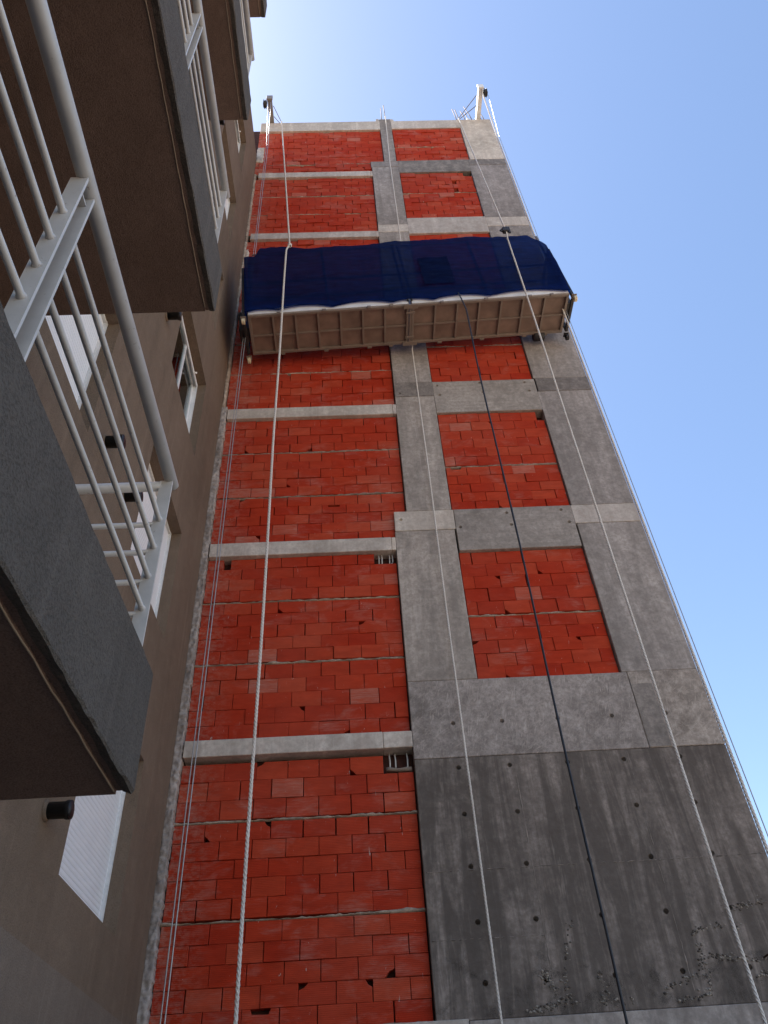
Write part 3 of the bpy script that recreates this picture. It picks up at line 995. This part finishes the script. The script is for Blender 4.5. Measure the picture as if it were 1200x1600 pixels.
# balconies
BX, BY1, BY0 = -0.75, 2.46, -2.3
for k in range(6):
    zb = 2.675 + 2.806 * k
    org = (FX0, BY1, zb)
    s = MB()
    s.prism([(FX0, zb), (-0.805, zb), (-0.805, zb + 0.012), (BX - 0.02, zb + 0.012), (BX - 0.02, zb + 0.17), (FX0, zb + 0.17)], 'y', BY0, BY1 - 0.004)
    bal = s.build("balcony", "soffit", APT, org)
    bd = MB()
    rb = random.Random(k + 40)
    pts = [(-0.805 + rb.gauss(0, 0.0012), BY0 + 0.01 + (BY1 - 0.04 - BY0) * i / 60, zb - 0.001) for i in range(61)]
    bd.tube(pts, 0.0032, 5)
    bd.build("render_bead", "bead", bal, org)
    f = MB()
    hh = 0.452
    # roughcast upstand along the front and round both ends, edges a little ragged
    n = 90
    prev = None
    rows = []
    for i in range(n + 1):
        y = BY0 + (BY1 - BY0) * i / n
        rg = 0.004
        rows.append([f.v((BX - 0.11, y, zb + 0.15)), f.v((BX - 0.035 + rb.uniform(-rg, rg), y, zb + 0.011)), f.v((BX - 0.006, y, zb + 0.003 + rb.uniform(-rg, rg))), f.v((BX + rb.uniform(-0.002, 0.002), y, zb + 0.012)),
                     f.v((BX + rb.uniform(-0.002, 0.002), y, zb + hh - 0.01)), f.v((BX - 0.008, y, zb + hh + rb.uniform(-rg, rg))), f.v((BX - 0.11, y, zb + hh))])
    for A, B in zip(rows, rows[1:]):
        for q in range(6):
            f.bm.faces.new([A[q], B[q], B[q + 1], A[q + 1]])
        f.bm.faces.new([A[6], B[6], B[0], A[0]])
    f.bm.faces.new(rows[0][::-1])
    f.bm.faces.new(rows[-1])
    for y0, y1 in ((BY1 - 0.11, BY1 - 0.006), (BY0 + 0.006, BY0 + 0.11)):
        f.box(FX0 - 0.01, BX - 0.112, y0, y1, zb + 0.171, zb + hh - 0.004, 0.006)
    f.build("upstand", "fascia", bal, org)
    ra = BX - 0.062
    yp = 2.385
    ymid = 1.06 if k == 0 else 1.335
    hz = zb + 1.383
    posts = [ymid, ymid + 0.068, ymid - 1.36, ymid - 1.36 + 0.068, yp]
    h = MB()
    h.tube([(ra + 0.012, BY0 + 0.02, hz), (ra + 0.012, yp + 0.05, hz)], 0.0272, 16)
    h.build("handrail", "rail", bal, org)
    h = MB()
    h.tube([(ra - 0.02, yp + 0.005, hz - 0.045), (FX0, yp + 0.005, hz - 0.045)], 0.022, 12)
    h.build("handrail", "rail", bal, org)
    for y in posts:
        p = MB()
        p.box(ra - 0.027, ra + 0.027, y - 0.005, y + 0.005, zb + 0.17, hz - 0.02)
        p.build("rail_post", "rail", bal, org)
    # short bracket between each pair of posts, carrying the handrail
    for y in (ymid, ymid - 1.36):
        p = MB()
        p.box(ra - 0.012, ra + 0.012, y + 0.006, y + 0.062, hz - 0.075, hz - 0.068)
        p.build("bracket", "rail", bal, org)
    spans = [(posts[1] + 0.005, yp - 0.005), (posts[3] + 0.005, posts[0] - 0.005), (BY0 + 0.05, posts[2] - 0.005)]
    for dz in (0.53, 0.682, 0.835, 0.985, 1.135):
        for a, c in spans:
            t = MB()
            t.tube([(ra, a - 0.004, zb + dz), (ra, a + 0.003, zb + dz), (ra, a + 0.009, zb + dz), (ra, c - 0.009, zb + dz), (ra, c - 0.003, zb + dz), (ra, c + 0.004, zb + dz)], 0.0108, 10, radii=[0.0150, 0.0142, 0.0108, 0.0108, 0.0142, 0.0150])
            t.build("rail_bar", "rail", bal, org)
        t = MB()
        t.tube([(ra - 0.02, yp + 0.005, zb + dz - 0.02), (FX0, yp + 0.005, zb + dz - 0.02)], 0.0115, 8)
        t.build("rail_bar", "rail", bal, org)

# ------------------------------------------------------------------ suspended platform
TILT = math.atan2(0.39, 5.28)
XF = Matrix.Translation((-1.59, 0, 12.33)) @ Matrix.Rotation(-TILT, 4, 'Y')
LEN, TF, TB = 5.29, 6.90, 7.65
PO = tuple(XF @ Vector((LEN / 2, (TF + TB) / 2, 0)))
PLT = empty("suspended_platform", PO, "long tilted hanging work platform wrapped in blue net, seen from below", "work platform")


def pm(name, mat, fn, parent=PLT):
    mb = MB(XF)
    fn(mb)
    return mb.build(name, mat, parent, WO[parent.name])


JS = 2.63
for a, c in ((0.04, JS - 0.05), (JS + 0.05, LEN - 0.04)):
    pm("deck_panel", "deck", lambda m: m.box(a, c, TF + 0.03, TB - 0.03, 0.042, 0.055))
    pm("edge_rail", "frame", lambda m: m.box(a - 0.03, c + 0.03, TF, TF + 0.045, 0.0, 0.07, 0.004))
    pm("edge_rail", "frame", lambda m: m.box(a - 0.03, c + 0.03, TB - 0.045, TB, 0.0, 0.07, 0.004))
    pm("end_rail", "frame", lambda m: m.box(a - 0.03, a + 0.012, TF + 0.046, TB - 0.046, 0.002, 0.068, 0.004))
    pm("end_rail", "frame", lambda m: m.box(c - 0.012, c + 0.03, TF + 0.046, TB - 0.046, 0.002, 0.068, 0.004))
    for i in range(1, 7):
        s = a + (c - a) * i / 7
        pm("cross_rib", "frame", lambda m: m.box(s - 0.015, s + 0.015, TF + 0.046, TB - 0.046, 0.006, 0.04))
    tm = (TF + TB) / 2 + 0.02
    for i in range(7):
        s0 = a + (c - a) * i / 7 + 0.017
        s1 = a + (c - a) * (i + 1) / 7 - 0.017
        pm("long_rib", "frame", lambda m: m.box(s0, s1, tm - 0.012, tm + 0.012, 0.012, 0.04))
    for i in (1, 3, 5, 6):
        s = a + (c - a) * i / 7 + 0.1
        pm("lug", "frame", lambda m: m.box(s - 0.035, s + 0.035, TB - 0.01, TB + 0.025, -0.012, 0.03, 0.003))
        pm("lug", "frame", lambda m: m.box(s - 0.03, s + 0.03, TF - 0.02, TF + 0.015, -0.012, 0.04, 0.003))
    pm("toe_board", "toe", lambda m: m.box(a - 0.02, c + 0.02, TF - 0.012, TF - 0.002, 0.03, 0.24))
    pm("toe_board", "toe", lambda m: m.box(a - 0.02, c + 0.02, TB + 0.002, TB + 0.012, 0.05, 0.2))
# splice in the middle
for t in (TF + 0.02, TB - 0.02):
    pm("splice_plate", "frame", lambda m: m.box(JS - 0.12, JS + 0.12, t - 0.04, t + 0.04, -0.022, -0.006, 0.003))
for t in (TF + 0.14, TB - 0.14):
    pm("splice_plate", "frame", lambda m: m.box(JS - 0.075, JS + 0.075, t - 0.02, t + 0.02, -0.016, -0.002, 0.003))
pm("splice_bar", "frame", lambda m: m.box(JS - 0.012, JS + 0.012, TF + 0.06, TB - 0.06, -0.014, 0.02, 0.003))
for t in (TF - 0.02,):
    pm("splice_bolt", "darksteel", lambda m: m.tube([(JS - 0.03, t - 0.02, 0.07), (JS - 0.03, t - 0.02, 0.24)], 0.014, 8))
    pm("splice_bolt", "darksteel", lambda m: m.tube([(JS + 0.03, t - 0.02, 0.07), (JS + 0.03, t - 0.02, 0.24)], 0.014, 8))
# guard rails and the uprights that hold the net
for s in (0.05, 1.32, 2.58, 2.68, 3.95, LEN - 0.05):
    pm("upright", "frame", lambda m: m.tube([(s, TF + 0.02, 0.07), (s, TF + 0.02, 1.98 if 0.1 < s else 1.7)], 0.02, 8))
    pm("upright", "frame", lambda m: m.tube([(s, TB - 0.02, 0.07), (s, TB - 0.02, 1.05)], 0.02, 8))
for h in (0.55, 1.05):
    for t in (TF + 0.05, TB - 0.05):
        pm("guard_rail", "frame", lambda m: m.tube([(0.05, t, h), (LEN - 0.05, t, h)], 0.018, 8))
pm("net_rail", "frame", lambda m: m.tube([(0.1, TF + 0.02, 1.95), (LEN - 0.25, TF + 0.02, 1.95)], 0.012, 8))
# end stirrups with winches
for s, sg in ((-0.06, -1), (LEN + 0.06, 1)):
    def stirrup(m, s=s):
        m.box(s - 0.025, s + 0.025, TF + 0.03, TB - 0.03, -0.02, 0.03, 0.004)
        m.box(s - 0.025, s + 0.025, TF + 0.03, TF + 0.08, 0.03, 1.5, 0.004)
        m.box(s - 0.025, s + 0.025, TB - 0.08, TB - 0.03, 0.03, 1.5, 0.004)
        m.box(s - 0.025, s + 0.025, TF + 0.03, TB - 0.03, 1.5, 1.55, 0.004)
    pm("stirrup", "darksteel", stirrup)
    pm("winch", "darksteel", lambda m: m.box(s - 0.10, s + 0.06, 7.14, 7.42, 0.10 if sg > 0 else 0.02, 0.52, 0.02))
    for t in (TF + 0.03, TB + 0.03):
        lit = sg < 0 or t < 7.2  # shade on the rear right caster is put in by a dark material
        fk = MB(XF)
        fk.box(s - 0.035, s - 0.028, t - 0.02, t + 0.02, -0.10, -0.021)
        fk.box(s + 0.028, s + 0.035, t - 0.02, t + 0.02, -0.10, -0.021)
        fk.box(s - 0.045, s + 0.045, t - 0.045, t + 0.045, -0.030, -0.0205, 0.003)
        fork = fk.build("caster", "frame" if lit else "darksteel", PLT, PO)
        wl = MB(XF)
        wl.tube([(s - 0.026, t, -0.10), (s - 0.022, t, -0.10), (s - 0.004, t, -0.10), (s, t, -0.10), (s + 0.004, t, -0.10), (s + 0.022, t, -0.10), (s + 0.026, t, -0.10)], 0.05, 18, radii=[0.040, 0.05, 0.05, 0.046, 0.05, 0.05, 0.040])
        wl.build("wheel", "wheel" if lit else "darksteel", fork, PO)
# rubber bumper roller against the wall
pm("bumper_wheel", "darksteel", lambda m: m.tube([(4.78, TB + 0.05, 0.02), (4.80, TB + 0.05, 0.02), (4.96, TB + 0.05, 0.02), (4.98, TB + 0.05, 0.02)], 0.08, 18, radii=[0.06, 0.085, 0.085, 0.06]))
pm("bracket", "frame", lambda m: m.box(4.85, 4.91, TB + 0.0, TB + 0.05, 0.0, 0.04))

# ------------------------------------------------------------------ blue net
import mathutils
NZ = mathutils.noise.noise


def net_top(s):
    h = 1.97 + 0.035 * math.sin(s * 2.3) + 0.06 * NZ(Vector((s * 1.3, 0, 0))) + 0.02 * NZ(Vector((s * 5, 3, 0)))
    if s < 0.17:
        h = 1.73
    elif s < 0.24:
        h = 1.73 + (h - 1.73) * (s - 0.17) / 0.07
    if s > LEN - 0.24:
        h -= (s - LEN + 0.24) / 0.25 * 0.42
    return h


TIES = [0.0, 0.50, 1.36, 2.35, 3.02, 3.95, 5.2, 5.34]


def net_bot(s):
    for a, c in zip(TIES, TIES[1:]):
        if a <= s <= c:
            t = (s - a) / (c - a)
            return 0.045 + 0.10 * min(1.0, (c - a) / 0.9) * math.sin(math.pi * t) ** 0.8
    return 0.045


b = MB(XF)
ns, nh = 150, 34
grid = []
for i in range(ns + 1):
    s = -0.03 + (LEN + 0.04) * i / ns
    row = []
    lo, hi = net_bot(max(0, s)), net_top(s)
    for j in range(nh + 1):
        h = lo + (hi - lo) * j / nh
        t = TF - 0.05 + 0.022 * NZ(Vector((s * 2.1 + 0.3 * h, h * 0.9, 2))) + 0.012 * NZ(Vector((s * 7, h * 3.5, 5)))
        t += 0.030 * NZ(Vector((s * 1.2 - h * 2.2, h * 0.3, 9))) * (1 if s < 1.5 else 0.5)
        t -= 0.028 * math.sin(math.pi * j / nh)
        for q in (0.05, 1.32, 2.63, 3.95, LEN - 0.05):
            t -= 0.012 * math.exp(-((s - q) / 0.05) ** 2)
        row.append(b.v((s, t, h)))
    grid.append(row)
for A, B in zip(grid, grid[1:]):
    for j in range(nh):
        f = b.bm.faces.new([A[j], B[j], B[j + 1], A[j + 1]])
        f.smooth = True
# ends of the wrap, folded back toward the wall
for s, col in ((-0.03, grid[0]), (LEN + 0.01, grid[-1])):
    prev = col
    inv = XF.inverted()
    for m in range(1, 9):
        cur = []
        for j, v0 in enumerate(col):
            p = inv @ v0.co
            wob = 0.008 * NZ(Vector((m * 0.7, p.z * 2, s)))
            cur.append(b.v((s + wob, p.y + (TB - TF - 0.05) * m / 8, p.z - (0.5 * m / 8 * j / nh))))
        for j in range(nh):
            f = b.bm.faces.new([prev[j], cur[j], cur[j + 1], prev[j + 1]])
            f.smooth = True
        prev = cur
NET = b.build("debris_net", "net", None, PO)
tag(NET, "dark blue debris net wrapped round the hanging platform", "safety net")
b = MB(XF)
n = 10
gr = []
for i in range(n + 1):
    s = 2.93 + 0.52 * i / n
    gr.append([b.v((s, TF - 0.105 + 0.01 * NZ(Vector((s * 5, j, 1))), 0.42 + 0.85 * j / n + 0.02 * NZ(Vector((s * 4, j * 0.5, 3))))) for j in range(n + 1)])
for A, B in zip(gr, gr[1:]):
    for j in range(n):
        b.bm.faces.new([A[j], B[j], B[j + 1], A[j + 1]])
tag(b.build("net_patch", "patch", NET, PO), "darker square patch on the blue net")
b = MB(XF)
hem = []
for i in range(ns + 1):
    s = -0.03 + (LEN + 0.04) * i / ns
    hem.append((s, TF - 0.052, net_bot(max(0, s))))
b.tube(hem, 0.008, 5)
b.build("hem", "net", NET, PO)


# ------------------------------------------------------------------ ropes
def twisted(name, pts, r, pitch, mat, label, cat, group=None, step=0.02, strands=3):
    """laid rope: three strands round the centre line"""
    P = [Vector(p) for p in pts]
    acc = [0.0]
    for a, c in zip(P, P[1:]):
        acc.append(acc[-1] + (c - a).length)
    n = max(8, int(acc[-1] / step))
    mb = MB()

    def at(d):
        for i in range(len(P) - 1):
            if d <= acc[i + 1] or i == len(P) - 2:
                return P[i].lerp(P[i + 1], (d - acc[i]) / (acc[i + 1] - acc[i]))
    for k in range(strands):
        line = []
        for i in range(n + 1):
            d = acc[-1] * i / n
            c = at(d)
            a = 2 * math.pi * (d / pitch + k / strands)
            line.append(c + Vector((math.cos(a), math.sin(a), 0)) * r * 0.52)
        mb.tube(line, r * 0.56, 5)
    o = mb.build(name, mat, None, P[0])
    return tag(o, label, cat, group)


def cable(name, pts, r, mat, label, cat, group=None, n=6):
    mb = MB()
    mb.tube(pts, r, n)
    return tag(mb.build(name, mat, None, pts[0]), label, cat, group)


RG = "white ropes hanging down the brick facade"
YF = TF - 0.11
sc = YF / 6.9


def wob(x, y, z0, z1, seed, amp=0.012, n=26):
    r = random.Random(seed)
    return [(x + amp * NZ(Vector((seed, z0 + (z1 - z0) * i / n * 0.35, 0))), y, z0 + (z1 - z0) * i / n) for i in range(n + 1)]


R1 = twisted("rope", [(-1.50, 8.1, TOP + 0.03), (-1.50, 7.87, TOP + 0.03), (-1.50, 7.80, TOP - 0.03), (-0.98 * sc, YF, 14.38)] + wob(-1.02, YF, 14.2, 1.0, 3), 0.0165, 0.13, "rope",
             "thick white twisted rope hanging over the brick panels", "rope", RG)
R4 = twisted("rope", [(3.09, 8.1, TOP + 0.02), (3.09, 7.87, TOP + 0.02), (3.09, 7.80, TOP - 0.03), (2.97 * sc, YF, 14.62)] + wob(2.91, YF, 14.4, 1.0, 8), 0.0150, 0.12, "rope",
             "thick white twisted rope hanging over the corner column, through a rope grab", "rope", RG)
R2 = twisted("rope", [(1.19, 8.1, TOP + 0.145), (1.19, 7.80, TOP + 0.145), (1.185, 7.74, TOP + 0.05)] + wob(1.14, 7.74, 20.0, 13.0, 5) + wob(1.08, 7.74, 12.5, 1.0, 5), 0.0125, 0.11, "rope",
             "thin white rope lying along the middle concrete column", "rope", RG)
b = MB()
for a in range(3):
    ring = [(-0.975 * sc + 0.025 * math.cos(t * 0.7 + a), YF + 0.022 * math.sin(t * 0.7 + a), 14.33 + a * 0.025 + 0.012 * math.sin(t)) for t in range(10)]
    b.tube(ring, 0.014, 6)
b.build("knot", "rope", R1, WO[R1.name])
# rope grab on the right rope
gx, gz = 2.965 * sc, 14.66
b = MB()
b.box(gx - 0.055, gx + 0.045, YF - 0.04, YF + 0.04, gz - 0.02, gz + 0.12, 0.012)
b.box(gx + 0.045, gx + 0.085, YF - 0.015, YF + 0.015, gz - 0.05, gz + 0.16, 0.006)
b.tube([(gx - 0.06, YF, gz + 0.10), (gx - 0.10, YF, gz + 0.04), (gx - 0.06, YF, gz)], 0.012, 6)
tag(b.build("rope_grab", "darksteel", R4, WO[R4.name]), "dark steel rope grab")
cable("power_cable", [(1.83, YF + 0.05, 12.75), (1.845, YF, 12.5)] + wob(1.88, YF, 12.2, 1.0, 21, 0.03, 40), 0.0115, "darkcable", "black power cable hanging from the blue net across the small brick panels", "cable")
YH = 7.30
cable("steel_cable", [(-1.79, YH, 22.6)] + wob(-1.70, YH, 20.0, 1.0, 31, 0.006), 0.0065, "steel", "thin steel hoist cable nearest the brown wall, left of the thick rope", "cable", "steel hoist cables")
cable("steel_cable", [(-1.72, YH, 22.6)] + wob(-1.66, YH - 0.02, 20.0, 1.0, 33, 0.006), 0.0065, "steel", "thin steel hoist cable between its twin and the thick rope", "cable", "steel hoist cables")
YR = 7.2
twisted("rope", [(3.66, YR, 22.75)] + wob(3.614, YR, 20.0, 0.6, 41, 0.004), 0.0175, 0.12, "rope", "white rope running down the outer edge of the corner column against the sky", "rope", RG)
cable("steel_cable", [(3.79, YR, 22.55)] + wob(3.665, YR, 20.0, 0.6, 43, 0.006), 0.0055, "steel", "grey hoist cable in the open sky beside the building edge", "cable", "steel hoist cables")

# ------------------------------------------------------------------ outriggers on the roof
def outrigger(x, ytip, label, mat, side):
    z = TOP + 0.10
    t = empty("outrigger", (x, 8.6, TOP), label, "outrigger", "hoist outriggers on the roof edge")
    b = MB()
    w, hh = 0.056, 0.07
    # channel section pointing out over the edge
    b.box(x - w, x + w, ytip, 10.2, z - hh, z - hh + 0.012)
    b.box(x - w, x + w, ytip, 10.2, z + hh - 0.012, z + hh)
    b.box(x - w, x - w + 0.02, ytip, 10.2, z - hh + 0.012, z + hh - 0.012)
    b.box(x + w - 0.02, x + w, ytip, 10.2, z - hh + 0.012, z + hh - 0.012)
    b.build("beam", mat, t)
    b = MB()
    b.box(x - w - 0.02, x + w + 0.02, ytip - 0.03, ytip + 0.02, z - hh - 0.02, z + hh + 0.05, 0.006)
    b.build("head_plate", mat, t)
    px = x + side * 0.12
    b = MB()
    b.tube([(px - 0.03, ytip + 0.1, z - 0.12), (px - 0.012, ytip + 0.1, z - 0.12), (px, ytip + 0.1, z - 0.12), (px + 0.012, ytip + 0.1, z - 0.12), (px + 0.03, ytip + 0.1, z - 0.12)], 0.09, 18, radii=[0.105, 0.10, 0.082, 0.10, 0.105])
    b.build("pulley", "darksteel", t)
    b = MB()
    b.box(px - 0.045, px - 0.034, ytip + 0.05, ytip + 0.15, z - 0.20, z + 0.09)
    b.box(px + 0.034, px + 0.045, ytip + 0.05, ytip + 0.15, z - 0.20, z + 0.09)
    b.build("pulley_bracket", "darksteel", t)
    b = MB()
    b.box(x - 0.16, x + 0.16, YW + 0.02, YW + 0.17, TOP - 0.004, z - hh - 0.002, 0.004)
    b.box(x - 0.5, x + 0.5, 9.7, 10.2, TOP - 0.02, z - hh - 0.002, 0.02)
    b.build("support_block", "pale", t)
    for dz, dx in ((0.06, -0.30 * (1 if side > 0 else -1)), (-0.05, -0.30 * (1 if side > 0 else -1))):
        b = MB()
        s = -side
        tx = x + s * (0.30 if side < 0 else 0.62)
        b.tube([(x + s * 0.07, ytip + (0.2 if dz > 0 else 0.42), z + dz), (tx - (0.02 if dz < 0 else 0), YW + 0.1, TOP + 0.02)], 0.009, 6)
        b.build("stay_wire", "rust", t)
    return t


outrigger(-1.76, 7.28, "grey hoist outrigger above the wide brick panels beside the neighbour's roof", "steelgrey", -1)
outrigger(3.62, 7.10, "pale hoist outrigger on the free corner of the roof", "white", 1)
